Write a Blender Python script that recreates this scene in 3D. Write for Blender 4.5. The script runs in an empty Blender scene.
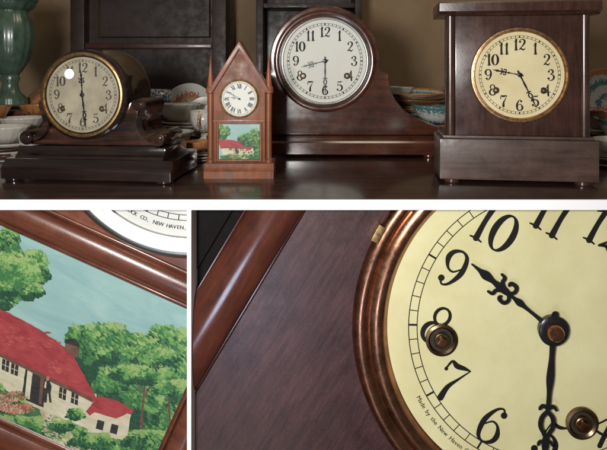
import bpy, bmesh, math, random
from mathutils import Vector, Matrix
from mathutils import noise as mn
sc=bpy.context.scene
COL=sc.collection
sin,cos,rad,pi=math.sin,math.cos,math.radians,math.pi
random.seed(4)

# ------------------------------------------------------------- camera model
CAMY=-1.2; CAMZ=0.78; HROW=60.0
def S(y): return (y-CAMY)/600.0
def P(px,row,y):
    s=S(y); return Vector(((px-303.5)*s,y,CAMZ-(row-HROW)*s))
LIPY=-0.012
TZ=P(0,200,LIPY).z
def depth_for(row): return CAMY+600.0*(CAMZ-TZ)/(row-HROW)

# ------------------------------------------------------------- materials
def newmat(name):
    m=bpy.data.materials.new(name); m.use_nodes=True
    n=m.node_tree; b=n.nodes['Principled BSDF']; return m,n,b
def ramp(n,stops):
    r=n.nodes.new('ShaderNodeValToRGB'); e=r.color_ramp.elements
    while len(e)<len(stops): e.new(0.5)
    for i,(p,c) in enumerate(stops):
        e[i].position=p; e[i].color=(c[0],c[1],c[2],1)
    return r
def coords(n,scale,rot=(0,0,0),src='Object'):
    tc=n.nodes.new('ShaderNodeTexCoord'); mp=n.nodes.new('ShaderNodeMapping')
    m1=n.nodes.new('ShaderNodeMapping'); m1.inputs['Rotation'].default_value=rot
    mp.inputs['Scale'].default_value=scale
    n.links.new(tc.outputs[src],m1.inputs['Vector']); n.links.new(m1.outputs[0],mp.inputs['Vector']); return mp
def noise(n,mp,scale,detail=6,rough=.6,dist=0):
    t=n.nodes.new('ShaderNodeTexNoise'); t.inputs['Scale'].default_value=scale
    t.inputs['Detail'].default_value=detail; t.inputs['Roughness'].default_value=rough
    t.inputs['Distortion'].default_value=dist
    n.links.new(mp.outputs[0],t.inputs['Vector']); return t
def plain(name,c,rough=.5,metal=0,var=.25,nscale=60,bump=0.0,bscale=200,coat=0,c2=None,spec=.5,rvar=False):
    m,n,b=newmat(name)
    mp=coords(n,(1,1,1)); t=noise(n,mp,nscale)
    if c2 is None: c2=tuple(x*(1-var) for x in c)
    r=ramp(n,[(.3,c2),(.65,c)])
    n.links.new(t.outputs['Fac'],r.inputs[0]); n.links.new(r.outputs[0],b.inputs['Base Color'])
    b.inputs['Roughness'].default_value=rough; b.inputs['Metallic'].default_value=metal
    b.inputs['Coat Weight'].default_value=coat; b.inputs['Specular IOR Level'].default_value=spec
    b.inputs['Coat Roughness'].default_value=.12
    if rvar:
        mr=n.nodes.new('ShaderNodeMapRange'); mr.inputs['From Min'].default_value=.3; mr.inputs['From Max'].default_value=.7
        mr.inputs['To Min'].default_value=rough*1.7; mr.inputs['To Max'].default_value=rough*.8
        t5=noise(n,mp,nscale*2.5,8,.7); n.links.new(t5.outputs['Fac'],mr.inputs['Value']); n.links.new(mr.outputs[0],b.inputs['Roughness'])
    if bump>0:
        t2=noise(n,mp,bscale,3); bp=n.nodes.new('ShaderNodeBump'); bp.inputs['Strength'].default_value=bump
        bp.inputs['Distance'].default_value=.001
        n.links.new(t2.outputs['Fac'],bp.inputs['Height']); n.links.new(bp.outputs[0],b.inputs['Normal'])
    return m
def wood(name,c1,c2,rough=.3,axis='X',sc_=1.0,bump=.15,coat=.3,rot=0.0,bscale=260,bdist=.0008,blotch=9,stops=(.28,.72),speck=0,grain=(5,60),bl=(.55,1.25),crough=.15):
    m,n,b=newmat(name)
    g0,g1=grain
    s={'X':(g0,g1,g1),'Z':(g1,g1,g0),'Y':(g1,g0,g1)}[axis]
    mp=coords(n,tuple(v*sc_ for v in s),(0,rot,0))
    t=noise(n,mp,1.0,9,.65,.6)
    r=ramp(n,[(stops[0],c2),(sum(stops)/2,tuple((a+d)/2 for a,d in zip(c1,c2))),(stops[1],c1)])
    n.links.new(t.outputs['Fac'],r.inputs[0])
    mp2=coords(n,(1,1,1)); t3=noise(n,mp2,blotch,5,.65)
    mx=n.nodes.new('ShaderNodeMix'); mx.data_type='RGBA'; mx.blend_type='MULTIPLY'
    r3=ramp(n,[(.3,(bl[0],bl[0]*.93,bl[0]*.95)),(.7,(bl[1],bl[1]*.96,bl[1]*.96))])
    n.links.new(t3.outputs['Fac'],r3.inputs[0])
    mx.inputs['Factor'].default_value=.85
    n.links.new(r.outputs[0],mx.inputs['A']); n.links.new(r3.outputs[0],mx.inputs['B'])
    last=mx.outputs['Result']
    if speck:
        mp5=coords(n,(620,620,120) if axis=='Z' else (120,620,620),(0,rot,0)); t5=noise(n,mp5,1,3,.6)
        r5=ramp(n,[(.52,(0,0,0)),(.75,(speck,speck*.85,speck*.95))]); n.links.new(t5.outputs['Fac'],r5.inputs[0])
        ad=n.nodes.new('ShaderNodeMix'); ad.data_type='RGBA'; ad.blend_type='ADD'; ad.inputs['Factor'].default_value=1
        n.links.new(last,ad.inputs['A']); n.links.new(r5.outputs[0],ad.inputs['B']); last=ad.outputs['Result']
    n.links.new(last,b.inputs['Base Color'])
    mr=n.nodes.new('ShaderNodeMapRange'); mr.inputs['From Min'].default_value=.3; mr.inputs['From Max'].default_value=.7
    mr.inputs['To Min'].default_value=rough*.75; mr.inputs['To Max'].default_value=rough*1.4
    t4=noise(n,mp2,30,7,.7); n.links.new(t4.outputs['Fac'],mr.inputs['Value']); n.links.new(mr.outputs[0],b.inputs['Roughness'])
    t2=noise(n,mp2,bscale,4); bp=n.nodes.new('ShaderNodeBump'); bp.inputs['Strength'].default_value=bump; bp.inputs['Distance'].default_value=bdist
    n.links.new(t2.outputs['Fac'],bp.inputs['Height']); n.links.new(bp.outputs[0],b.inputs['Normal'])
    b.inputs['Coat Weight'].default_value=coat; b.inputs['Coat Roughness'].default_value=crough
    return m

M={}
M['white']=plain('white_board_paint',(.95,.95,.95),.6,var=.01,spec=.2)
M['table']=wood('dark_table_wood',(.06,.033,.025),(.015,.008,.007),.2,'X',.6,.08,.4)
M['wood_l']=wood('black_brown_wood',(.024,.013,.010),(.005,.0035,.003),.15,'X',1,.05,1,crough=.06)
M['wood_ldk']=wood('dark_mottled_wood',(.07,.024,.013),(.006,.004,.003),.15,'X',.6,.06,1,blotch=40,stops=(.44,.68),crough=.06)
M['wood_s']=wood('orange_brown_wood',(.25,.075,.022),(.09,.026,.010),.5,'Z',1,.1,0)
M['wood_s2']=wood('orange_brown_wood_moulding',(.27,.082,.025),(.11,.032,.012),.45,'Z',1,.1,.05)
M['wood_t']=wood('mahogany_wood',(.10,.033,.017),(.026,.010,.007),.2,'X',1,.06,.7,blotch=12,bl=(.45,1.35))
M['wood_r']=wood('dark_mahogany_wood',(.078,.032,.021),(.02,.009,.007),.25,'Z',1.6,.12,.5,blotch=14,bl=(.5,1.35))
M['wood_rb']=wood('worn_greyed_brown_wood',(.105,.064,.048),(.045,.025,.019),.42,'X',1.4,.25,.15,blotch=14,speck=.02)
M['wood_cp']=wood('dark_red_brown_wood',(.088,.037,.034),(.026,.011,.012),.36,'Z',1.0,.25,.25,rot=rad(-31),bscale=420,bdist=.0009,blotch=8,stops=(.3,.74),speck=.028,grain=(10,110),bl=(.5,1.4),crough=.35)  # pale specks imitate small reflections on the varnish, put into the base colour
M['wood_cc']=wood('red_brown_column_wood',(.15,.042,.022),(.045,.014,.01),.2,'Z',.8,.12,.7,rot=rad(-31))
M['wood_cl']=wood('red_wood_grain',(.23,.072,.03),(.075,.022,.012),.36,'X',.8,.3,.2,rot=rad(-24),speck=.03)
M['wood_cm']=wood('red_wood_moulding',(.18,.055,.026),(.06,.019,.012),.28,'X',.8,.2,.4,rot=rad(-24))
M['brass']=plain('aged_brass',(.48,.33,.15),.36,1,c2=(.24,.15,.07),nscale=120,rvar=True)
M['brass2']=plain('dull_brass',(.5,.32,.17),.33,1,c2=(.24,.14,.08),nscale=90,rvar=True)
M['copper']=plain('aged_copper',(.46,.22,.13),.24,1,c2=(.22,.11,.07),nscale=22,bump=.1,bscale=160,rvar=True)
M['steel']=plain('silver_metal',(.5,.5,.48),.28,1,c2=(.36,.35,.33),nscale=8)
M['dial_l']=plain('aged_khaki_dial',(.33,.29,.20),.5,c2=(.22,.19,.13),nscale=25,coat=.1)
M['dial_w']=plain('white_dial',(.62,.62,.585),.6,var=.12,nscale=10,spec=.2)
M['dial_t']=plain('ivory_dial',(.67,.67,.60),.6,var=.08,nscale=8,spec=.2)
M['dial_r']=plain('cream_dial',(.68,.59,.36),.6,c2=(.58,.48,.26),nscale=12,spec=.2)
M['dial_c']=plain('pale_yellow_dial',(.72,.68,.39),.55,c2=(.62,.56,.29),nscale=7,bump=.3,bscale=130,spec=.3)
M['ink']=plain('black_ink',(.015,.013,.012),.6,spec=.2)
M['inkb']=plain('faded_ink',(.035,.028,.02),.6)
M['hand']=plain('black_steel_hand',(.02,.018,.022),.3,.3)
M['hole']=plain('dark_hole',(.04,.028,.02),.5)
M['arb']=plain('worn_dark_brass',(.25,.17,.09),.35,1,c2=(.1,.07,.045),nscale=90)
M['black']=plain('black_backing',(.01,.008,.008),.8,spec=.1)
def paintmat(name,c,c2=None,ns=45,b_=.25):
    m,n,b=newmat(name); mp=coords(n,(1,1,2.2),(0,rad(-24),0)); t=noise(n,mp,ns,4,.6,1.0)
    c2=c2 or tuple(x*.7 for x in c)
    r=ramp(n,[(.32,c2),(.5,c),(.72,tuple(min(1,x*1.15+.01) for x in c))])
    n.links.new(t.outputs['Fac'],r.inputs[0]); n.links.new(r.outputs[0],b.inputs['Base Color'])
    b.inputs['Roughness'].default_value=.5; b.inputs['Specular IOR Level'].default_value=.3
    t2=noise(n,mp,ns*4,3); bp=n.nodes.new('ShaderNodeBump'); bp.inputs['Strength'].default_value=b_; bp.inputs['Distance'].default_value=.001
    n.links.new(t2.outputs['Fac'],bp.inputs['Height']); n.links.new(bp.outputs[0],b.inputs['Normal']); return m
def sky_mat():
    m,n,b=newmat('painted_sky'); mp=coords(n,(8,20,26),(0,rad(-24),0)); t=noise(n,mp,1,8,.6,.8)
    r=ramp(n,[(.3,(.19,.335,.325)),(.5,(.225,.375,.355)),(.64,(.27,.415,.38)),(.78,(.35,.45,.39))])
    n.links.new(t.outputs['Fac'],r.inputs[0]); n.links.new(r.outputs[0],b.inputs['Base Color']); b.inputs['Roughness'].default_value=.5
    t2=noise(n,coords(n,(40,200,260),(0,rad(-24),0)),1,3); bp=n.nodes.new('ShaderNodeBump'); bp.inputs['Strength'].default_value=.3; bp.inputs['Distance'].default_value=.001
    n.links.new(t2.outputs['Fac'],bp.inputs['Height']); n.links.new(bp.outputs[0],b.inputs['Normal'])
    return m
M['p_sky']=sky_mat()
M['p_cloud']=paintmat('painted_cloud',(.34,.46,.41))
M['p_g1']=paintmat('painted_green_light',(.12,.27,.075),(.06,.17,.05),90)
M['p_g2']=paintmat('painted_green_mid',(.045,.145,.05),(.025,.09,.035),90)
M['p_g3']=paintmat('painted_green_dark',(.018,.065,.033),(.012,.04,.024),90)
M['p_g4']=paintmat('painted_green_yellow',(.24,.35,.12),(.14,.25,.08),90)
M['p_red']=paintmat('painted_red_roof',(.30,.045,.048),(.22,.03,.036),22,.15)
M['p_red2']=paintmat('painted_light_red',(.34,.07,.065),(.27,.045,.048),30,.15)
M['p_crm']=paintmat('painted_cream_wall',(.50,.46,.33),(.44,.40,.27),20,.15)
M['p_drk']=paintmat('painted_dark',(.03,.03,.028))
M['p_brn']=paintmat('painted_brown',(.13,.065,.045))
M['p_yel']=paintmat('painted_path',(.40,.35,.22))
M['p_orn']=paintmat('painted_flowers',(.40,.16,.11))

# ------------------------------------------------------------- mesh builder
class B:
    capflag=False; eps=0.004
    def __init__(s): s.bm=bmesh.new(); s.n=0
    def merge(s,t,mi):
        for f in t.faces: f.material_index=mi
        me=bpy.data.meshes.new('tmp'); t.to_mesh(me); t.free()
        s.bm.from_mesh(me); bpy.data.meshes.remove(me)
    def box(s,x0,x1,y0,y1,z0,z1,bev=0,mi=0,seg=2):
        t=bmesh.new(); bmesh.ops.create_cube(t,size=1)
        for v in t.verts:
            v.co=Vector(((x0+x1)/2+v.co.x*(x1-x0),(y0+y1)/2+v.co.y*(y1-y0),(z0+z1)/2+v.co.z*(z1-z0)))
        if bev: bmesh.ops.bevel(t,geom=t.edges[:],offset=bev,segments=seg,affect='EDGES',profile=.6)
        s.merge(t,mi)
    def prism(s,out,a0,a1,axis='Y',bev=0,mi=0,seg=2):
        t=bmesh.new()
        def mk(p,a):
            if axis=='Y': return (p[0],a,p[1])
            if axis=='X': return (a,p[0],p[1])
            return (p[0],p[1],a)
        v0=[t.verts.new(mk(p,a0)) for p in out]; v1=[t.verts.new(mk(p,a1)) for p in out]
        f0=t.faces.new(v0); f1=t.faces.new(v1[::-1])
        for i in range(len(out)):
            j=(i+1)%len(out); t.faces.new((v0[i],v1[i],v1[j],v0[j]))
        bmesh.ops.recalc_face_normals(t,faces=t.faces[:])
        if bev:
            es=[e for e in t.edges if (f0 in e.link_faces or f1 in e.link_faces)]
            bmesh.ops.bevel(t,geom=es,offset=bev,segments=seg,affect='EDGES',profile=.6)
        s.merge(t,mi)
    def lathe(s,prof,cx=0,cc=0,axis='Y',seg=64,mi=0,fluted=0):
        t=bmesh.new(); rings=[]
        for r,a in prof:
            ring=[]
            for i in range(seg):
                th=2*pi*i/seg; rr=r*(1+fluted*abs(sin(th*8)))
                x=rr*cos(th); z=rr*sin(th)
                ring.append(t.verts.new((cx+x,a,cc+z) if axis=='Y' else (cx+x,cc+z,a)))
            rings.append(ring)
        for k in range(len(rings)-1):
            for i in range(seg):
                j=(i+1)%seg; t.faces.new((rings[k][i],rings[k][j],rings[k+1][j],rings[k+1][i]))
        if prof[0][0]>1e-4 and s.capflag: t.faces.new(rings[0])
        if prof[-1][0]>1e-4 and s.capflag: t.faces.new(rings[-1][::-1])
        bmesh.ops.remove_doubles(t,verts=t.verts[:],dist=1e-6)
        bmesh.ops.recalc_face_normals(t,faces=t.faces[:])
        s.merge(t,mi)
    def poly(s,pts,y,mi=0):
        f=s.bm.faces.new([s.bm.verts.new((p[0],y,p[1])) for p in pts]); f.material_index=mi
    def disc(s,r,y,cx=0,cz=0,seg=64,mi=0):
        s.poly([(cx+r*cos(-2*pi*i/seg),cz+r*sin(-2*pi*i/seg)) for i in range(seg)],y,mi)
    def ring(s,r0,r1,y,cx=0,cz=0,seg=96,mi=0):
        s.lathe([(r0,y),(r1,y)],cx,cz,'Y',seg,mi)
    def ribbon(s,pts,y,mi=0,caps=True,closed=False,thick=0,res=5,sm=True):
        P_=[Vector(p) for p in pts]
        if sm and len(P_)>2:
            out=[]; n=len(P_)
            for i in range(n if closed else n-1):
                if closed: p0,p1,p2,p3=P_[(i-1)%n],P_[i],P_[(i+1)%n],P_[(i+2)%n]
                else: p0,p1,p2,p3=P_[max(i-1,0)],P_[i],P_[i+1],P_[min(i+2,n-1)]
                for k in range(res):
                    u=k/res
                    out.append(.5*((2*p1)+(-p0+p2)*u+(2*p0-5*p1+4*p2-p3)*u*u+(-p0+3*p1-3*p2+p3)*u**3))
            if not closed: out.append(P_[-1])
        else: out=P_
        n=len(out); t=bmesh.new(); L=[];R=[]
        for i,p in enumerate(out):
            if closed: a,b=out[(i-1)%n],out[(i+1)%n]
            else: a,b=out[max(i-1,0)],out[min(i+1,n-1)]
            d=Vector((b.x-a.x,b.y-a.y))
            if d.length<1e-9: d=Vector((1,0))
            d.normalize(); w=max(p.z,.001)/2
            L.append(t.verts.new((p.x-d.y*w,y-s.n,p.y+d.x*w))); R.append(t.verts.new((p.x+d.y*w,y-s.n,p.y-d.x*w)))
        for i in range(n if closed else n-1):
            j=(i+1)%n
            try: t.faces.new((L[i],L[j],R[j],R[i]))
            except: pass
        if thick:
            r=bmesh.ops.extrude_face_region(t,geom=t.faces[:])
            for v in r['geom']:
                if isinstance(v,bmesh.types.BMVert): v.co.y+=thick
            bmesh.ops.recalc_face_normals(t,faces=t.faces[:])
        s.merge(t,mi); s.n+=s.eps
        if caps and not closed:
            for p in (out[0],out[-1]):
                if p.z>.01: s.disc(p.z/2,y-s.n,p.x,p.y,14,mi); s.n+=s.eps
    def xform(s,m): bmesh.ops.transform(s.bm,matrix=m,verts=s.bm.verts[:])
    def clip(s,co,no):
        g=s.bm.verts[:]+s.bm.edges[:]+s.bm.faces[:]
        bmesh.ops.bisect_plane(s.bm,geom=g,plane_co=co,plane_no=no,clear_outer=True)

def root(name,loc,label,cat,rotz=0,group=None):
    e=bpy.data.objects.new(name,None); e.empty_display_size=.05; e.location=loc; e.rotation_euler=(0,0,rotz)
    COL.objects.link(e); e['label']=label; e['category']=cat
    if group: e['group']=group
    return e
def finish(b,name,mats,parent=None,k=1.0,ang=35,loc=None):
    b.xform(Matrix.Scale(k,4))
    me=bpy.data.meshes.new(name); b.bm.to_mesh(me); b.bm.free()
    for m in mats: me.materials.append(M[m] if isinstance(m,str) else m)
    for p in me.polygons: p.use_smooth=True
    me.set_sharp_from_angle(angle=rad(ang))
    o=bpy.data.objects.new(name,me); COL.objects.link(o)
    if parent: o.parent=parent
    if loc is not None: o.location=loc
    return o

# ------------------------------------------------------------- numerals
def ell(cx,cz,rx,rz,wt,wn,n=12):
    return [(cx+rx*cos(2*pi*i/n),cz+rz*sin(2*pi*i/n),wn+(wt-wn)*abs(cos(2*pi*i/n))**1.3) for i in range(n)]
SIX=[[(.47,.86,.06),(.36,.98,.05),(.2,.86,.08),(.07,.5,.14),(.12,.12,.11),(.3,0,.06),(.5,.1,.11),(.56,.3,.14),(.45,.52,.07),(.28,.57,.05),(.13,.42,.04)]]
D={
'0':[('c',ell(.3,.5,.25,.49,.17,.05))],
'1':[[(.04,.78,.03),(.17,.86,.05),(.26,1,.05)],[(.24,.97,.15),(.22,.5,.13),(.24,.03,.16)],[(.08,.01,.04),(.24,.03,.06),(.4,.01,.04)]],
'2':[[(.08,.75,.1),(.12,.92,.05),(.3,1,.06),(.5,.88,.13),(.5,.66,.13),(.32,.38,.08),(.04,.06,.04)],[(.04,.04,.05),(.22,.12,.1),(.42,.02,.1),(.58,.2,.03)],('b',.11,.76,.085)],
'3':[[(.08,.82,.06),(.2,.98,.05),(.42,.93,.11),(.46,.72,.11),(.22,.55,.03)],[(.22,.55,.03),(.46,.5,.08),(.56,.27,.14),(.42,.04,.08),(.2,0,.05),(.05,.16,.05)],('b',.1,.8,.08),('b',.08,.18,.09)],
'4':[[(.42,1,.05),(.22,.62,.05),(.0,.3,.05)],[(.0,.3,.06),(.3,.28,.07),(.62,.32,.05)],[(.42,1,.08),(.4,.5,.12),(.44,0,.13)]],
'5':[[(.54,1,.05),(.36,.93,.1),(.14,.97,.05)],[(.15,.97,.04),(.11,.54,.04)],[(.11,.54,.04),(.32,.64,.07),(.54,.48,.13),(.54,.18,.13),(.3,0,.05),(.07,.12,.05)],('b',.1,.14,.09)],
'6':SIX+[('b',.45,.85,.085)],
'7':[[(.0,.72,.05),(.05,.97,.07),(.22,.93,.14),(.42,.97,.1),(.58,.99,.03)],[(.58,.99,.03),(.42,.66,.06),(.28,.35,.12),(.26,.02,.17)],('b',.01,.73,.05)],
'8':[('c',ell(.3,.76,.19,.22,.09,.06)),('c',ell(.3,.27,.25,.27,.13,.06))],
'9':[[(.6-x,1-z,w) for x,z,w in SIX[0]],('b',.15,.15,.085)],
}
DW={'1':.42}
def numeral(b,s,cx,cz,h,y,mi=0,bold=1.0,res=4,ang=0):
    tot=sum(DW.get(c,.6) for c in s)+.06*(len(s)-1); x=-tot/2
    ca,sa=cos(ang),sin(ang)
    def T(px,pz):
        X=px*h; Z=(pz-.5)*h; return (cx+X*ca-Z*sa, cz+X*sa+Z*ca)
    for c in s:
        for st in D[c]:
            if st[0]=='b':
                q=T(x+st[1],st[2]); b.disc(st[3]*h*bold**.5,y-b.n,q[0],q[1],16,mi); b.n+=b.eps
            else:
                cl=st[0]=='c'; pts=st[1] if cl else st
                b.ribbon([(*T(x+p[0],p[1]),p[2]*h*bold) for p in pts],y,mi,closed=cl,res=res)
        x+=DW.get(c,.6)+.06
def arabic(b,r,h,y,mi=0,bold=1,res=3):
    for i in range(1,13):
        a=rad(90-30*i); numeral(b,str(i),r*cos(a),r*sin(a),h,y,mi,bold,res)
def roman(b,r,h,y,mi=0):
    R=['I','II','III','IIII','V','VI','VII','VIII','IX','X','XI','XII']
    W={'I':.26,'V':.6,'X':.6}
    for i,s in enumerate(R):
        th=rad(-30*(i+1)); tot=sum(W[c] for c in s); x=-tot/2
        def T(px,pz):
            X=px*h*.85; Z=r+(pz-.5)*h; return (X*cos(th)-Z*sin(th), X*sin(th)+Z*cos(th))
        for c in s:
            if c=='I': L=[((.13,1),(.13,0),.15)]
            elif c=='V': L=[((.05,1),(.3,0),.16),((.3,0),(.55,1),.07)]
            else: L=[((.05,1),(.55,0),.16),((.05,0),(.55,1),.07)]
            for p,q,w in L:
                b.ribbon([(*T(x+p[0],p[1]),w*h),(*T(x+q[0],q[1]),w*h)],y,mi,caps=False,sm=False)
            x+=W[c]
def track(b,r0,r1,w,y,mi=0,wt=None):
    b.ring(r0-w/2,r0+w/2,y,mi=mi,seg=160); b.ring(r1-w/2,r1+w/2,y,mi=mi,seg=160)
    wt=wt or w
    for i in range(60):
        a=2*pi*i/60; ww=wt*(2.2 if i%5==0 else 1)/2
        c_,s_=cos(a),sin(a)
        b.poly([(r0*c_-ww*s_,r0*s_+ww*c_),(r0*c_+ww*s_,r0*s_-ww*c_),(r1*c_+ww*s_,r1*s_-ww*c_),(r1*c_-ww*s_,r1*s_+ww*c_)],y-.01,mi)
_g={}
def glyph(c):
    if c not in _g:
        cu=bpy.data.curves.new('g','FONT'); cu.body=c; cu.size=1; cu.resolution_u=3
        o=bpy.data.objects.new('g',cu); COL.objects.link(o)
        bpy.context.view_layer.update()
        me=o.to_mesh(); v=[(p.co.x,p.co.y) for p in me.vertices]; f=[tuple(p.vertices) for p in me.polygons]
        o.to_mesh_clear(); bpy.data.objects.remove(o); bpy.data.curves.remove(cu)
        _g[c]=(v,f,(max(p[0] for p in v) if v else .3))
    return _g[c]
def arctext(b,s,r,h,a0,y,mi=0,gap=.1,step=None,bold=0):
    a=rad(a0)
    for c in s:
        if c==' ':
            a-=(step if step else h*.45)/r; continue
        v,f,w=glyph(c)
        off=(step-w*h)/2 if step else 0
        for k in range(2 if bold else 1):
            vs=[]
            for (x,z) in v:
                aa=a-(off+x*h+k*bold)/r; rr=r-z*h
                vs.append(b.bm.verts.new((-rr*sin(aa),y-k*.01,-rr*cos(aa))))
            for q in f:
                try: b.bm.faces.new([vs[i] for i in q]).material_index=mi
                except: pass
        a-=(step if step else (w+gap)*h)/r
def rot2(pts,ang):
    return [(p[0]*cos(ang)-p[1]*sin(ang),p[0]*sin(ang)+p[1]*cos(ang),p[2]) for p in pts]
def hand_hour(b,L,y,ang,mi=0,th=.8):
    u=L/105
    def r(pts): b.ribbon(rot2([(x*u,z*u,w*u) for x,z,w in pts],ang),y,mi,thick=th,res=5,caps=True)
    r([(0,-12,6),(0,0,7),(0,22,3.5),(0,36,4),(0,43,7),(0,50,3.5),(0,58,3.5)])
    for s in (1,-1):
        r([(0,57,3.5),(5*s,53,3.5),(10*s,55,4),(10*s,61,4),(7*s,62,3)])
        r([(0,62,4),(5*s,69,3.5),(10*s,70,3.5),(11*s,75,2.5)])
    r([(0,56,5),(0,67,8),(0,77,5),(0,87,9),(0,95,4),(0,105,1.5)])
def hand_min(b,L,y,ang,mi=0,th=.8):
    u=L/140
    def r(pts): b.ribbon(rot2([(x*u,z*u,w*u) for x,z,w in pts],ang),y,mi,thick=th,res=5,caps=True)
    r([(0,-16,6),(0,0,7),(0,24,4.5),(0,45,7),(0,60,4),(0,77,4)])
    for s in (1,-1):
        r([(0,77,4),(5*s,83,4),(6*s,91,4),(2.5*s,98,3.5),(0,102,4)])
        r([(0,74,3.5),(5*s,72,3.5),(8*s,75,2.5)])
        r([(0,106,3.5),(5*s,106,3),(7*s,109,2.5)])
    r([(0,100,5),(0,108,7),(0,118,4),(0,140,1.5)])
def arbor(b,cx,cz,r,y,m0=0,m1=1,m2=2):
    b.lathe([(r,y),(r,y-r*.15),(r*.85,y-r*.22),(r*.72,y-r*.1)],cx,cz,'Y',32,m0)
    b.disc(r*.74,y-r*.08,cx,cz,32,m1)
    b.lathe([(r*.5,y-.01),(r*.5,y-r*.3),(r*.45,y-r*.34),(r*.3,y-r*.34)],cx,cz,'Y',24,m0)
    b.box(cx-r*.26,cx+r*.26,y-r*.5,y-r*.09,cz-r*.26,cz+r*.26,r*.05,m2)

# ------------------------------------------------------------- painting (flat painted glass)
A24=rad(24.2); c24,s24=cos(A24),sin(A24)
PW0,PW1,PV0,PV1=-128.,108.,178.,352.
def img2n(x,y):
    u=(x-190)*c24+(y-115)*s24; v=-(x-190)*s24+(y-115)*c24
    return ((u-PW0)/(PW1-PW0),(v-PV0)/(PV1-PV0))
PM=['p_sky','p_cloud','p_g1','p_g2','p_g3','p_g4','p_red','p_red2','p_crm','p_drk','p_brn','p_yel','p_orn']
def painting(b,x0,x1,z0,z1,y,nd,dep,fine=1.0):
    rnd=random.Random(11)
    W=x1-x0; H=z1-z0; sc1=W/(PW1-PW0); o=[0]
    def q(x,yy):
        a,t=img2n(x,yy); return (x0+a*W,z1-t*H)
    def pl(pts,mi,wob=.5):
        o[0]+=1; out=[]
        for i,p in enumerate(pts):
            p2=pts[(i+1)%len(pts)]; L=math.hypot(p2[0]-p[0],p2[1]-p[1]); k=max(1,min(14,int(L/5)))
            for j in range(k):
                t=j/k; out.append((p[0]+(p2[0]-p[0])*t+rnd.uniform(-wob,wob)*(.6 if j else .3),p[1]+(p2[1]-p[1])*t+rnd.uniform(-wob,wob)*(.6 if j else .3)))
        b.poly([q(*p) for p in out],y-o[0]*dep,mi)
    b.poly([(x0,z0),(x0,z1),(x1,z1),(x1,z0)],y,0)
    def dabs(cl,cols,n,r0,r1,el=1.5,flat=None,edge=.12):
        wts=[c[2]*c[3] for c in cl]
        for i in range(int(n)):
            c=rnd.choices(cl,wts)[0]; th=rnd.random()*2*pi; rr=math.sqrt(rnd.random())*(1+edge*sin(5*th))*rnd.uniform(.9,1.18)
            x=c[0]+c[2]*rr*cos(th); yy=c[1]+c[3]*rr*sin(th)
            li=(-(sin(th)*.85-cos(th)*.3)*rr*.5+.5)+rnd.uniform(-.22,.22)
            li+=.6*mn.noise(Vector((x*.09,yy*.09,3)))
            mi=cols[min(len(cols)-1,max(0,int(li*len(cols))))]
            p=q(x,yy); r=rnd.uniform(r0,r1)*sc1*fine; an=rnd.random()*pi if flat is None else flat+rnd.uniform(-.3,.3)
            o[0]+=.02; rs=rnd.uniform(.5,.9)
            pts=[]
            for k in range(8):
                t=2*pi*k/8+.3; ax=r*el*cos(t); az=r*rs*sin(t)
                pts.append((p[0]+ax*cos(an)-az*sin(an),p[1]+ax*sin(an)+az*cos(an)))
            b.poly(pts,y-o[0]*dep,mi)
    pl([(70,328),(84,330),(100,337),(118,330),(140,342),(165,335),(187,345),(205,421),(150,480),(92,430),(74,350)],4,2)
    dabs([(108,345,22,20),(138,362,28,26),(170,352,26,22),(182,378,26,24),(120,385,24,20),(150,400,26,22),(92,350,14,18),(165,420,20,16),(80,335,12,9),(112,330,9,7),(134,340,10,7),(163,334,12,8)],[4,4,3,3,2,3,2,5],nd*2.2,.9,2.1,1.6,rad(-20))
    for (a,bb,w) in [((140,440),(146,370),1.6),((143,400),(158,372),.9),((171,440),(168,385),1.4),((142,392),(130,370),.8)]:
        pl([(a[0]-w,a[1]),(bb[0]-w*.5,bb[1]),(bb[0]+w*.5,bb[1]),(a[0]+w,a[1])],10,.3)
    dabs([(150,374,26,9),(172,388,18,8),(128,374,16,8),(155,358,20,10)],[4,3,2,5],nd*.4,.8,1.8)
    pl([(-60,372),(20,398),(95,428),(160,430),(230,450),(180,520),(-60,460)],3)
    dabs([(30,428,60,12),(120,446,50,14),(160,440,30,10),(70,440,40,10)],[4,3,3,2,5],nd*1.2,.7,1.6,2.2,rad(-5))
    pl([(38,402),(50,407),(66,428),(92,450),(66,455),(46,428)],11,1.5)
    dabs([(56,426,10,13),(72,444,14,9)],[11,3,8,5],nd*.12,.5,1.1,2.4,0)
    # house
    pl([(-40,338),(0,348),(97,394),(92,430),(0,392),(-40,375)],8)
    for i in range(7):
        yy=354+i*6.0
        pl([(-20,yy-9),(95,yy+43),(95,yy+43.35),(-20,yy-8.65)],11,.15)
    for (x,yy) in [(3,358),(12,362),(60,386),(72,391)]:
        pl([(x,yy),(x+7,yy+3),(x+6,yy+14),(x-1,yy+11)],9,.3)
        pl([(x+3.1,yy+1.6),(x+3.8,yy+1.8),(x+2.8,yy+12.2),(x+2.1,yy+12)],8,.1)
        pl([(x,yy+5.6),(x+6.4,yy+8.2),(x+6.4,yy+8.8),(x,yy+6.2)],8,.1)
    pl([(26,367),(47,376.5),(44,407),(22,398)],9)
    pl([(28,369.5),(33,372),(30,399),(25,397)],8,.2); pl([(41,377),(44.5,378.5),(42,404),(39,403)],10,.2)
    # roof
    pl([(-40,291),(0,308),(40,329),(72,352),(97,398),(93,402),(0,356),(-40,340)],6,.8)
    dabs([(20,340,34,9),(58,366,16,10),(0,328,16,12)],[6,7,6,6],nd*.10,.6,1.3,3.0,rad(2))
    pl([(-40,336),(0,352),(93,398),(93,402),(0,356),(-40,340)],10,.5)
    pl([(66,341),(74,340),(79,345),(78,358),(72,355),(65,349)],10); pl([(65,339),(75,338),(80,344),(79,346.5),(65,342.5)],9)
    # lean-to
    pl([(90,408),(101,397),(132,409),(127,440),(88,432)],8)
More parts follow.
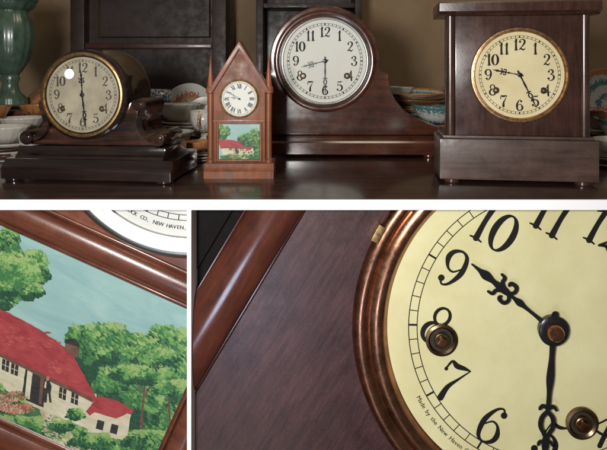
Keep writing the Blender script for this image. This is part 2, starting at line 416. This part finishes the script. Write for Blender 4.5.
    pl([(86,411),(99,395),(118,400),(134,410),(131,414),(104,405),(90,415)],6)
    pl([(99,398),(118,401),(133,411),(116,418),(92,411)],6)
    pl([(98,419),(105,421),(103,430),(96,428)],9,.3); pl([(112,423),(119,425),(117,434),(110,432)],9,.3)
    # small figure by the door: head, coat, legs
    pl([(47,376),(49,375.5),(50.2,377.5),(49,380),(47,379.5)],12,.1)
    pl([(46,380),(50,380),(52,386),(51,393),(44.5,392),(44,386)],9,.2)
    pl([(45,392),(48,392),(47,402),(44.5,402)],9,.1); pl([(48.5,392),(51,392),(52,402),(49.8,402)],9,.1)
    pl([(45.5,381),(47,381),(46.5,388),(44.6,387)],8,.1)
    # shrubs, flowers, left tree
    dabs([(8,404,20,7),(62,426,12,5),(92,440,20,7),(-10,392,16,8),(140,442,16,6),(76,414,8,5)],[4,3,4,2,5],nd*.6,.8,1.7)
    dabs([(10,396,16,5),(18,408,16,5),(0,402,10,6)],[12,11,7,3,12],nd*.14,.6,1.1)
    pl([(-40,240),(2,252),(8,294),(0,300),(-40,292)],4,2)
    dabs([(4,250,16,18),(24,270,20,18),(6,286,20,18),(36,260,10,8),(28,290,14,8),(42,274,7,7),(-4,300,14,6),(10,236,8,8)],[4,4,3,3,2,5],nd*1.4,.9,2.1,1.6,rad(-20))
    for k in range(14):
        t=k/13; a=(4+38*t,258+26*t*t-6*sin(t*3)); pl([(a[0],a[1]),(a[0]+2.4,a[1]-.6),(a[0]+3,a[1]+.2),(a[0]+.6,a[1]+1)],10,.1)
    dabs([(20,272,20,14),(6,262,12,10)],[3,2,5],nd*.2,.8,1.7)
def crop(b,x0,x1,z0,z1):
    b.clip((x0,0,0),(-1,0,0)); b.clip((x1,0,0),(1,0,0)); b.clip((0,0,z0),(0,0,-1)); b.clip((0,0,z1),(0,0,1))
def rframe(b,x0,x1,z0,z1,prof,mi=0):
    t=bmesh.new(); R=[]
    for o,y in prof:
        R.append([t.verts.new(c) for c in ((x0-o,y,z0-o),(x1+o,y,z0-o),(x1+o,y,z1+o),(x0-o,y,z1+o))])
    for k in range(len(R)-1):
        for i in range(4):
            j=(i+1)%4; t.faces.new((R[k][i],R[k][j],R[k+1][j],R[k+1][i]))
    bmesh.ops.recalc_face_normals(t,faces=t.faces[:]); b.merge(t,mi)
def halfround(o0,o1,h,y0=0,n=10):
    return [((o0+o1)/2-cos(pi*i/n)*(o1-o0)/2, y0-h*sin(pi*i/n)) for i in range(n+1)]

# ============================================================= UPPER PART
def clock_at(px,row,name,label,rotz=0):
    y0=depth_for(row); e=root(name,P(px,row,y0),label,'clock',rotz); return e,S(y0)
def std_dial(e,k,cz,y,r,dialm,ink,bez,kind='arabic',ang_h=0,ang_m=0,rb=None,hscale=1,bold=1.0,arb=True,rn=.70,hn=.25,tr=(.86,.91),cx=0,bdepth=3):
    M4=Matrix.Translation((cx,0,cz)); w=rb-r
    b=B(); b.lathe([(rb,y+1),(rb,y-bdepth*.5),(rb-w*.15,y-bdepth),(rb-w*.45,y-bdepth*1.15),(rb-w*.6,y-bdepth*.5),(rb-w*.75,y-bdepth*.6),(r*1.005,y-.5),(r*.99,y+.5)],0,0,'Y',96); b.xform(M4)
    finish(b,'bezel',[bez],e,k)
    b=B(); b.disc(r,y-.3,0,0,96,0)
    b.eps=.0015
    if kind=='arabic': arabic(b,r*rn,r*hn,y-.42,1,bold)
    else: roman(b,r*rn,r*hn,y-.42,1)
    track(b,r*tr[0],r*tr[1],r*.008,y-.4,1,r*.014); b.xform(M4)
    finish(b,'dial',[dialm,ink],e,k)
    if arb:
        for sx in (-1,1):
            b=B(); arbor(b,sx*r*.53,-r*.36,r*.075,y-.6); b.xform(M4); finish(b,'winding_hole',['arb','hole','brass2'],e,k)
    b=B(); hand_hour(b,r*.62*hscale,y-1.4,ang_h,th=.3); b.xform(M4); finish(b,'hour_hand',['hand'],e,k)
    b=B(); hand_min(b,r*.84*hscale,y-2.1,ang_m,th=.3); b.capflag=True; b.lathe([(r*.055,y-1.2),(r*.05,y-2.9),(r*.02,y-3.2)],0,0,'Y',20); b.xform(M4)
    finish(b,'minute_hand',['hand'],e,k)

# ---- tall square clock
e,k=clock_at(518.5,185,'mantel_clock','tall square dark mahogany mantel clock with brass ringed cream dial',rad(-7))
b=B(); b.box(-77,77,0,66,4,45,1.2); b.box(-73.5,73.5,2,64,45.2,48.4,1.2)
finish(b,'base',['wood_rb'],e,k)
for sx in (-64,64):
    for yy in (8,56):
        b=B(); b.capflag=True; b.lathe([(7,0),(8,1),(8,3.9)],sx,yy,'Z',20); finish(b,'foot',['wood_r'],e,k)
b=B(); b.box(-61,61,5,60,48.6,170,.6)
b.box(-66,66,9,58,48.6,170,.4)
finish(b,'body',['wood_r'],e,k)
for sx in (-65.5,65.5):
    b=B(); b.capflag=True; b.lathe([(5,48.6),(5,169.8)],sx,8.5,'Z',28); finish(b,'column',['wood_r'],e,k)
b=B(); b.prism([(2,170.2),(0,172),(-3,173.5),(-6,174),(-6,182),(-4,183.5),(64,183.5),(64,170.2)],-78,78,'X',.6)
finish(b,'cornice',['wood_r'],e,k)
std_dial(e,k,110,5,43.5,'dial_r','ink','brass2',ang_h=rad(79),ang_m=rad(-154),rb=48.3,cx=2,bold=1.3,bdepth=2.5)

# ---- tambour clock
e,k=clock_at(325,158,'mantel_clock','wide humpbacked mahogany mantel clock with white arabic dial')
wing=[(64,79),(66,68),(71,58),(79,48),(91,40),(104,34),(116,30)]
out=[(116,22.5)]+wing[::-1]+[(64,83),(62,85),(58,85.5),(56.5,87),(55,89)]
n=44
out+=[(55.5*cos(rad(-7+194*i/n)),97+55.5*sin(rad(-7+194*i/n))) for i in range(1,n)]
out+=[(-x,z) for x,z in [(55,89),(56.5,87),(58,85.5),(62,85),(64,83)]]+[(-x,z) for x,z in wing]+[(-116,22.5)]
b=B(); b.prism(out,2,52,'Y',2.0,seg=3); finish(b,'body',['wood_t'],e,k)
b=B(); b.prism([(0,3),(-1,4),(-1,15),(2,18),(2,20),(0,22.3),(56,22.3),(56,3)],-119,119,'X',.5)
finish(b,'base',['wood_t'],e,k)
for sx in (-105,105):
    for yy in (6,48):
        b=B(); b.capflag=True; b.lathe([(5,0),(6,1),(6,2.9)],sx,yy,'Z',20); finish(b,'foot',['wood_t'],e,k)
b=B(); b.lathe([(51.5,2.2),(51,1.2),(49.5,.4),(47.5,.2),(46,1),(43,1.8)],0,97,'Y',128); finish(b,'drum_rim',['wood_t'],e,k)
std_dial(e,k,97,1.2,41.5,'dial_t','ink','steel',ang_h=rad(104),ang_m=rad(180),rb=44.6,bold=1.25,hn=.23,hscale=.95,bdepth=2)

# ---- left drum clock
e,k=clock_at(90,181,'mantel_clock','dark drum topped mantel clock with scrolled brackets and aged dial',rad(-6))
b=B()
b.prism([(-12,3),(-12,15),(-10,17),(-7,19),(-5,22),(80,22),(80,3)],-87,87,'X',1)
b.prism([(-4,22.2),(-4,25),(0,27),(2,31),(2,34),(72,34),(72,22.2)],-77,77,'X',.8)
finish(b,'base',['wood_l'],e,k)
for sx in (-78,78):
    for yy in (-3,70):
        b=B(); b.capflag=True; b.lathe([(7,0),(9,1),(9,2.9)],sx,yy,'Z',20); finish(b,'foot',['wood_l'],e,k)
b=B()
half=[(68,34.2),(68,37),(58,39),(51,45),(46,54),(45,64),(46,72),(40,80)]
o2=half+[(x,z) for x,z in [(20,60),(-20,60)]]+[(-x,z) for x,z in half[::-1]]
b.prism(o2,10,60,'Y',1); finish(b,'body',['wood_ldk'],e,k)
for s in (1,-1):
    b=B()
    pts=[(s*44,78,4),(s*50,80,4),(s*54,76,5),(s*52,68,5),(s*49,58,6),(s*53,48,6),(s*61,42,6),(s*70,41,6)]
    b.ribbon(pts,4,0,thick=54,res=6,caps=False)
    b.capflag=True
    b.lathe([(3,3),(6,3.4),(6.5,5),(6.5,57),(6,58)],s*49,76,'Y',32); b.lathe([(4,1),(6.6,1.5),(7.2,3),(7.2,60),(6.6,61)],s*69,42,'Y',32)
    b.lathe([(1.5,2),(3,2.3),(3,4)],s*49,76,'Y',20); b.lathe([(1.6,-.3),(3.5,0),(3.5,3)],s*69,42,'Y',20)
    finish(b,'scroll_bracket',['wood_ldk'],e,k)
b=B(); b.lathe([(38,2),(43,2),(45.5,4),(46,8),(44,10),(44,14),(45,15),(45,62),(46,64),(46,70),(42,72),(0,72)],-9,86,'Y',96)
finish(b,'drum',['wood_l'],e,k)
std_dial(e,k,86,3,38.8,'dial_l','inkb','brass',ang_h=rad(4),ang_m=rad(187),rb=43,cx=-9,bold=1.3,hn=.24)
b=B(); b.capflag=True; b.lathe([(5.2,.9),(5.2,.5)],-22,107,'Y',28); o=finish(b,'price_sticker',['white'],e,k); o['label']='round blank white price sticker'

# ---- steeple clock
e,k=clock_at(239,178,'steeple_clock','small gothic steeple clock with orange brown wood and painted cottage panel')
b=B(); b.prism([(-4,0),(-4,7),(-2,9),(-1,12),(0,14.5),(36,14.5),(36,0)],-35,35,'X',.7); finish(b,'base',['wood_s'],e,k)
b=B(); b.prism([(-26,14.7),(26,14.7),(26,88),(0,131),(-26,88)],3,32,'Y',.6); finish(b,'body',['wood_s'],e,k)
b=B()
b.prism([(-30,88.5),(-27,85),(0,128.5),(27,85),(30,88.5),(0,137)],-1,33,'Y',.7)
b.prism([(-26,58),(-26,55.5),(26,55.5),(26,58)],1,3.5,'Y',.4)
finish(b,'gable_moulding',['wood_s2'],e,k)
for s in (1,-1):
    b=B(); b.capflag=True
    b.lathe([(4.6,14.6),(4.6,18),(3.4,19),(3.2,50),(3.4,84),(4.6,85),(4.6,90),(3.6,91),(3.0,95),(1.4,112),(.5,119),(1.0,120),(.1,122)],s*29.3,6,'Z',24); finish(b,'pinnacle',['wood_s2'],e,k)
b=B(); rframe(b,-20.5,20.5,18.5,53.5,halfround(0,2.6,1.8,3)); finish(b,'panel_frame',['wood_s2'],e,k)
b=B(); painting(b,-20.5,20.5,18.5,53.5,2.8,900,.0012,1.4); crop(b,-20.5,20.5,18.5,53.5); finish(b,'painted_panel',PM,e,k)
std_dial(e,k,79,3,17.5,'dial_t','ink','brass',kind='roman',ang_h=rad(80),ang_m=rad(58),rb=19.6,arb=False,rn=.72,hn=.27,tr=(.9,.95),hscale=.85,bdepth=2)

# ---- table
tb=root('table',(0,.5,TZ-.6),'long dark polished wood table holding the clocks','table')
b=B(); b.box(-1.3,1.3,LIPY+.0065,1.02,TZ-.018,TZ,.002); o=finish(b,'tabletop',['table'],tb); o.location=(0,-.5,-(TZ-.6))
for sx in (-1.2,1.2):
    for yy in (.12,.94):
        b=B(); b.capflag=True; b.lathe([(.02,0),(.03,.05),(.022,.1),(.035,.4),(.04,.58)],sx,yy-.5,'Z',20); finish(b,'leg',['table'],tb)

# ---- collage borders: white strips between the three pictures, built as boards
zl=P(0,210,LIPY).z
ds=root('collage_border',(0,0,-.25),'white borders between three collage pictures, built as boards','shelf')
b=B(); b.box(-1.0,1.0,LIPY,LIPY+.006,zl+.25,TZ+.25,0); finish(b,'border_board',['white'],ds)
xl=P(187,0,LIPY).x; xr=(195-303.5)*S(.03)
b=B(); b.box(xl,xr,LIPY,.06,0,zl+.2498,0); finish(b,'divider',['white'],ds)
b=B(); b.box(-1.0,1.0,.0605,.075,0,zl+.2498,0); finish(b,'back_board',['black'],ds)

# ---- close view, painted clock (lower left collage picture)
CY=.03; kc=S(CY)
def close_finish(b,name,mats,e,origin,ang,planes,clipdeg=35):
    b.xform(Matrix.Scale(kc,4)); b.xform(Matrix.Rotation(ang,4,'Y'))
    b.xform(Matrix.Translation(origin))
    for co,no in planes: b.clip(co,no)
    b.xform(Matrix.Translation(-e.location))
    return finish(b,name,mats,e,1.0,clipdeg)
pl_l=[((xl-.0005,0,0),(1,0,0)),((0,0,zl-.0003),(0,0,1)),((0,0,-.2),(0,0,-1)),((-1.0,0,0),(-1,0,0))]
OL=P(190,115,CY)
e=root('steeple_clock',(-.45,CY,-.2),'large tilted wooden clock front with painted cottage landscape panel','clock')
aL=A24
b=B()
b.box(-175,175,0,10,-400,60,0)
close_finish(b,'case_front',['wood_cl'],e,OL,aL,pl_l)
X0,X1,Z0,Z1=PW0,PW1,-PV1,-PV0
b=B(); rframe(b,X0,X1,Z0,Z1,[(0,1.0)]+[(0,-1)]+halfround(1,5,2,-1,6)[1:]+halfround(5.5,30,8.5,-.5,14)+halfround(30.5,35,2,-.2,6)+[(35,.3)])
close_finish(b,'panel_frame',['wood_cm'],e,OL,aL,pl_l,50)
b=B(); painting(b,X0,X1,Z0,Z1,-.15,6500,.0014); crop(b,X0,X1,Z0,Z1)
close_finish(b,'painted_panel',PM,e,OL,aL,pl_l)
b=B(); b.lathe([(143,.2),(142.5,-3),(141,-5.5),(138,-6.8),(134.5,-6.8),(132,-5.5),(130,-5),(127,-4.6),(125,-4.2),(122.5,-3.6),(121.5,-.1)],0,0,'Y',256)
close_finish(b,'bezel',['steel'],e,OL,aL,pl_l,60)
b=B(); b.disc(123,-.2,0,0,128,0); track(b,100,105.5,.7,-.5,1,.9); b.eps=.002
roman(b,82,28,-.5,1)
arctext(b,"MADE BY THE NEW HAVEN CLOCK CO, NEW HAVEN, CONN. U.S.A.",114.5,5.4,51.0,-.5,1,step=3.5,bold=.2)
close_finish(b,'dial',['dial_w','ink'],e,OL,aL,pl_l)

# ---- close view, square clock (lower right collage picture)
pl_r=[((xr+.0005,0,0),(-1,0,0)),((0,0,zl-.0003),(0,0,1)),((0,0,-.2),(0,0,-1)),((1.0,0,0),(1,0,0))]
OR=P(550,327,CY); aR=rad(31)
e=root('mantel_clock',(.4,CY,-.2),'large tilted dark clock front with copper bezel and yellow dial','clock')
b=B(); b.box(-269,290,0,12,-420,330,0); close_finish(b,'case_front',['wood_cp'],e,OR,aR,pl_r)
b=B()
cp=[(-322,12),(-322,4)]+[(-296-cos(pi*i/20)*25,4-19*sin(pi*i/20)) for i in range(21)]+[(-270.2,4),(-269.6,0),(-269.2,1.5),(-269.2,12)]
b.prism(cp,-420,330,'Z'); close_finish(b,'column',['wood_cc'],e,OR,aR,pl_r,50)
b=B(); b.box(-372,-332,9,13,-420,330,1); close_finish(b,'side_moulding',['black'],e,OR,aR,pl_r)
b=B()
b.lathe([(198,.2),(197,-4),(194.5,-7.5),(190,-9.5),(186,-8.5),(184,-5.5),(182.5,-5.3),(180.5,-8),(176,-10.5),(171,-11),(167,-8),(165,-2),(162.5,.1)],0,0,'Y',256)
close_finish(b,'bezel',['copper'],e,OR,aR,pl_r,50)
b=B()
pts=[]
for j in range(9):
    t=rad(179.5+5*j/8); pts.append((201.5*cos(t),201.5*sin(t)))
for j in range(9):
    t=rad(184.5-5*j/8); pts.append((194*cos(t),194*sin(t)))
b.prism(pts,-11,0,'Y',.6)
close_finish(b,'hinge',['brass'],e,OR,aR,pl_r)
b=B(); b.disc(164,-.2,0,0,200,0); b.eps=.004
arabic(b,113,39,-.5,1,1.0,8)
track(b,133,141.5,.9,-.45,1,.9)
arctext(b,"Made by the New Haven Clock Co. New Haven, Conn. U.S.A.",151,6.2,31.5,-.5,1,gap=.06,bold=.15)
close_finish(b,'dial',['dial_c','ink'],e,OR,aR,pl_r)
def loc_of(px,row):
    dx,dz=px-550,-(row-327); return (dx*cos(aR)-dz*sin(aR), dx*sin(aR)+dz*cos(aR))
for (px,row) in ((441,339),(581,422)):
    u,w=loc_of(px,row); b=B(); arbor(b,u,w,16,-.7); close_finish(b,'winding_hole',['arb','hole','copper'],e,OR,aR,pl_r)
def ang_of(px,row):
    u,w=loc_of(px,row); return math.atan2(w,u)-pi/2
b=B(); b.eps=.01; hand_hour(b,103,-6,ang_of(470,262),th=1.2); close_finish(b,'hour_hand',['hand'],e,OR,aR,pl_r)
b=B(); b.eps=.01; hand_min(b,145,-9,ang_of(541,450),th=1.2); close_finish(b,'minute_hand',['hand'],e,OR,aR,pl_r)
b=B(); b.capflag=True; b.lathe([(14,-3),(15,-9.5),(13,-11),(9,-11.5)],0,0,'Y',40,0); b.lathe([(8.5,-11),(8,-16),(6.5,-18),(2,-18.5)],0,0,'Y',32,1)
close_finish(b,'hand_boss',['hand','copper'],e,OR,aR,pl_r)

# ============================================================= BACKGROUND
WY=1.75; zf=TZ-.6
M['wall']=plain('tan_wall',(.36,.25,.145),.85,c2=(.22,.145,.08),nscale=2.2)
b=B(); b.box(-2.6,2.6,WY,WY+.05,zf,2.6); o=finish(b,'wall',['wall']); o['kind']='structure'
M['floor']=wood('floor_wood',(.08,.05,.035),(.04,.025,.018),.5,'X',.3)
b=B(); b.box(-2.6,2.6,-.3,WY-.001,zf-.05,zf); o=finish(b,'floor',['floor']); o['kind']='structure'
M['cab']=wood('cabinet_dark_wood',(.034,.013,.008),(.010,.005,.004),.5,'X',.5,coat=.05)
M['cabr']=wood('cabinet_rail_wood',(.085,.028,.015),(.035,.012,.009),.35,'X',.5)
M['gilt']=plain('dull_gilt',(.3,.19,.08),.5,1)
cy=1.35
a=P(70,-22,cy); c=P(226,-22,cy)
e=root('cabinet',((a.x+c.x)/2,cy,zf),'dark wooden cabinet with thin gilt inner moulding by the wall','cabinet')
w=(c.x-a.x)/2; h=a.z-zf; zz=P(0,43,cy).z-zf
b=B(); b.box(-w,-w+.06,0,.3,0,h,.004); b.box(w-.06,w,0,.3,0,h,.004); b.box(-w+.0605,w-.0605,.002,.3,h-.06,h,.004)
b.box(-w+.0605,w-.0605,.06,.3,0,h-.0605); finish(b,'frame',['cab'],e)
b=B(); b.box(-w+.061,w-.061,.004,.059,zz-.025,zz,.006); finish(b,'rail',['cabr'],e)
b=B(); rframe(b,-w+.11,w-.08,zz+.03,h-.075,[(0,.058),(0,.05),(.003,.046),(.006,.05),(.006,.058)]); finish(b,'inner_moulding',['gilt'],e)
a=P(256,-40,cy); c=P(362,-40,cy)
e=root('bookcase',((a.x+c.x)/2,cy,zf),'plain dark brown wooden bookcase standing against the wall','bookcase')
w=(c.x-a.x)/2; h=a.z-zf
b=B(); b.box(-w,-w+.03,0,.3,0,h,.003); b.box(w-.03,w,0,.3,0,h,.003); b.box(-w+.031,w-.031,.2,.3,0,h); finish(b,'case',['cab'],e)
for zz in (.35,.75,1.1):
    b=B(); b.box(-w+.031,w-.031,.01,.199,zz,zz+.02,.002); finish(b,'shelf',['cab'],e)

# green urn on a dark box
M['green']=plain('green_glaze',(.07,.115,.078),.3,c2=(.03,.05,.035),nscale=25,coat=.3,bump=.3,bscale=60)
y=.8; kk=S(y); zr=lambda row:(P(0,row,y).z-TZ)
ztop=zr(108)
bx=root('box',(P(8,0,y).x,y,TZ),'dark wooden box under the green urn','box')
b=B(); b.box(-30*kk,30*kk,-.1,.1,0,ztop-.014,.004); finish(b,'body',['cabr'],bx)
b=B(); b.box(-31*kk,31*kk,-.104,.104,ztop-.0138,ztop-.0003,.003); finish(b,'lid',['cabr'],bx)
e=root('vase',(P(10,0,y).x,y,TZ+ztop),'tall fluted dull green ceramic urn standing on a dark box','vase')
prof=[(14,107.9),(16,105),(15,98),(9,92),(7,84),(9,79),(8,75),(11,71),(18,60),(21,46),(22,32),(20,20),(17,15),(17,11),(22,7),(24,2),(24,-1),(20,-3)]
b=B(); b.capflag=True
b.lathe([(r*kk,zr(row)-ztop) for r,row in prof],0,0,'Z',64,fluted=.05); finish(b,'body',['green'],e)
b=B(); b.lathe([(r*kk,zr(q)-ztop) for r,q in [(24.5,3),(26,1),(26,-2),(22,-3),(21,5)]],0,0,'Z',64); finish(b,'rim',['green'],e)

# crockery
def ringmat(name,stops,rmax,nmix):
    m,n,bs=newmat(name)
    tc=n.nodes.new('ShaderNodeTexCoord'); sp=n.nodes.new('ShaderNodeVectorMath'); sp.operation='MULTIPLY'; sp.inputs[1].default_value=(1/rmax,1/rmax,0)
    n.links.new(tc.outputs['Object'],sp.inputs[0]); ln=n.nodes.new('ShaderNodeVectorMath'); ln.operation='LENGTH'; n.links.new(sp.outputs[0],ln.inputs[0])
    t=n.nodes.new('ShaderNodeTexNoise'); t.inputs['Scale'].default_value=130; n.links.new(tc.outputs['Object'],t.inputs['Vector'])
    ma=n.nodes.new('ShaderNodeMath'); ma.operation='MULTIPLY_ADD'; ma.inputs[1].default_value=nmix
    n.links.new(t.outputs['Fac'],ma.inputs[0]); n.links.new(ln.outputs['Value'],ma.inputs[2])
    r=ramp(n,stops); r.color_ramp.interpolation='CONSTANT'; n.links.new(ma.outputs[0],r.inputs[0]); n.links.new(r.outputs[0],bs.inputs['Base Color'])
    bs.inputs['Roughness'].default_value=.2; return m
Wt=(.45,.45,.41); Bl=(.05,.09,.19); Tl=(.06,.17,.18); Rd=(.28,.07,.05); Gr=(.07,.13,.07); Yl=(.3,.24,.12); Or=(.34,.14,.05); Br=(.12,.06,.03)
M['plate1']=ringmat('teal_rim_china',[(0,Wt),(.4,Bl),(.5,Wt),(.72,Tl),(.86,Wt),(1.0,Tl),(1.1,Or)],.13,.35)
M['plate2']=ringmat('floral_china',[(0,Wt),(.35,Rd),(.43,Gr),(.5,Wt),(.72,Or),(.8,Yl),(.86,Rd),(.98,Wt)],.13,.6)
M['plate3']=ringmat('plain_china',[(0,(.44,.42,.37)),(.8,(.34,.31,.26)),(.86,(.46,.44,.4))],.13,.15)
M['plate4']=ringmat('orange_brown_ware',[(0,Or),(.5,Br),(.7,Or),(.85,(.24,.11,.05)),(.95,Br)],.13,.4)
MK=('plate1','plate2','plate3','plate4')
def dish_mesh(kind,mat):
    b=B()
    if kind=='plate': pr=[(0,.004),(.07,.004),(.085,.008),(.125,.02),(.13,.021),(.13,.019),(.085,.004),(.07,0),(0,0)]
    elif kind=='bowl': pr=[(0,.006),(.03,.008),(.06,.03),(.078,.06),(.082,.062),(.078,.055),(.06,.024),(.035,0),(0,0)]
    else: pr=[(0,.006),(.025,.006),(.036,.03),(.042,.065),(.045,.066),(.04,.03),(.028,0),(0,0)]
    b.lathe(pr,0,0,'Z',64,fluted=.03 if kind=='bowl' else 0)
    if kind=='cup':
        t=bmesh.new(); rr=[]
        for i in range(9):
            a=-pi/2+pi*i/8; c_=Vector((.04+.022*cos(a),0,.036+.02*sin(a)))
            rr.append([t.verts.new(c_+Vector((cos(a)*.004*cos(h_),.004*sin(h_),sin(a)*.004*cos(h_)))) for h_ in [2*pi*q/8 for q in range(8)]])
        for i in range(8):
            for q in range(8): t.faces.new((rr[i][q],rr[i][(q+1)%8],rr[i+1][(q+1)%8],rr[i+1][q]))
        b.merge(t,0)
    me=bpy.data.meshes.new(kind); b.bm.to_mesh(me); b.bm.free(); me.materials.append(M[mat])
    for p in me.polygons: p.use_smooth=True
    return me
MS={(kd,m):dish_mesh(kd,m) for kd in ('plate','bowl','cup') for m in MK}
LB={'plate1':'teal and orange rimmed china','plate2':'red and green floral china','plate3':'plain grey-white china','plate4':'orange brown glazed'}
def dish(kind,m,px,y,z,sc_=1,tilt=0,tz=None):
    o=bpy.data.objects.new(kind,MS[(kind,m)]); COL.objects.link(o)
    o.location=(P(px,0,y).x,y,TZ+z); o.scale=(sc_,)*3; o.rotation_euler=(tilt,random.uniform(-.06,.06),random.uniform(0,6) if tz is None else tz)
    if tilt: o.rotation_euler[2]=random.uniform(-.3,.3)
    o['label']=LB[m]+' '+kind+' stacked on the dark table'; o['category']=kind; o['group']='crockery stacked behind the clocks'
def stack(px,y,n,ms,sc_=1,dz=.012,top=None,jit=4):
    z=0
    for i in range(n):
        s_=sc_*random.uniform(.85,1.03)
        dish('plate',ms[(i*7+i//2)%len(ms)],px+random.uniform(-jit,jit),y+random.uniform(-.015,.015),z,s_); z+=dz*sc_*random.uniform(.9,1.3)
    if top: dish(top[0],top[1],px,y,z+.004,top[2])
stack(414,.84,11,['plate1','plate3','plate1','plate4'],1.0,.013,('plate','plate1',.9))
stack(434,.70,7,['plate3','plate1'],.75,.013,('bowl','plate1',.9))
stack(392,.9,9,['plate1','plate2'],.8,.016,('bowl','plate3',.9))
# between drum clock and steeple clock
stack(178,.78,7,['plate3','plate2','plate1'],.75,.013,('bowl','plate3',.9),2)
stack(204,.66,6,['plate3','plate4','plate3'],.55,.014,('cup','plate2',1.0),2)
stack(158,.88,8,['plate2','plate3'],.8,.014,('cup','plate1',1.1),2)
stack(176,.52,4,['plate3','plate1','plate3'],.5,.014,('bowl','plate3',.62),2)
stack(197,.45,3,['plate3','plate2'],.42,.014,('bowl','plate4',.5),2)
# beside the urn
stack(44,.74,7,['plate2','plate3'],.7,.014,('bowl','plate4',.9),2)
stack(22,.60,5,['plate4','plate3','plate2'],.65,.014,('bowl','plate3',.8),2)
stack(6,.46,5,['plate3','plate4','plate3'],.6,.014,('bowl','plate3',.75),2)
stack(32,.42,4,['plate3','plate2','plate3'],.42,.014,('cup','plate2',.8),2)
stack(-18,.58,6,['plate1','plate4'],.8,.014,('bowl','plate4',1))
stack(604,.62,7,['plate1','plate3'],.6,.014,('bowl','plate2',1.0))
stack(612,.36,5,['plate3','plate4'],.45,.014,('bowl','plate3',.6),1)
stack(630,.5,5,['plate2','plate3'],.6,.014,('bowl','plate1',1.1))
stack(470,.85,8,['plate3','plate1'],.9,.014,('bowl','plate2',1.1))
dish('plate','plate1',608,.85,.12,1.0,rad(72))
dish('plate','plate2',188,.96,.09,.8,rad(70)); dish('plate','plate4',46,.86,.11,.6,rad(66))
dish('plate','plate3',206,.92,.07,.6,rad(75))
dish('cup','plate3',214,.56,0,.9); dish('cup','plate4',158,.60,.0,.9)

# ============================================================= LIGHT, CAMERA
def area(name,loc,tgt,size,power,col=(1,1,1)):
    l=bpy.data.lights.new(name,'AREA'); l.energy=power; l.size=size; l.color=col
    o=bpy.data.objects.new(name,l); COL.objects.link(o); o.location=loc
    o.rotation_euler=(Vector(tgt)-Vector(loc)).to_track_quat('-Z','Y').to_euler()
area('flash_lamp',(-.32,-1.35,.86),(0,.1,.4),.2,29,(1,.98,.95))
area('sheen_fill_light',(-.30,-1.3,-.2),(0,0,.3),.3,3.6,(.68,.76,1))  # added low cool lamp, gives the dark clock panel its bluish sheen
area('ceiling_lamp',(.5,.2,2.3),(0,.5,.5),.6,7,(1,.86,.66))
w=bpy.data.worlds.new('World'); sc.world=w; w.use_nodes=True
w.node_tree.nodes['Background'].inputs[0].default_value=(1,.9,.8,1); w.node_tree.nodes['Background'].inputs[1].default_value=.11
cd=bpy.data.cameras.new('Camera'); cam=bpy.data.objects.new('Camera',cd); COL.objects.link(cam); sc.camera=cam
cam.location=(0,CAMY,CAMZ); cam.rotation_euler=(pi/2,0,0)
cd.sensor_width=36; cd.lens=36*600/607; cd.shift_y=-165/607; cd.clip_start=.01; cd.clip_end=50
sc.view_settings.view_transform='Standard'; sc.view_settings.look='None'
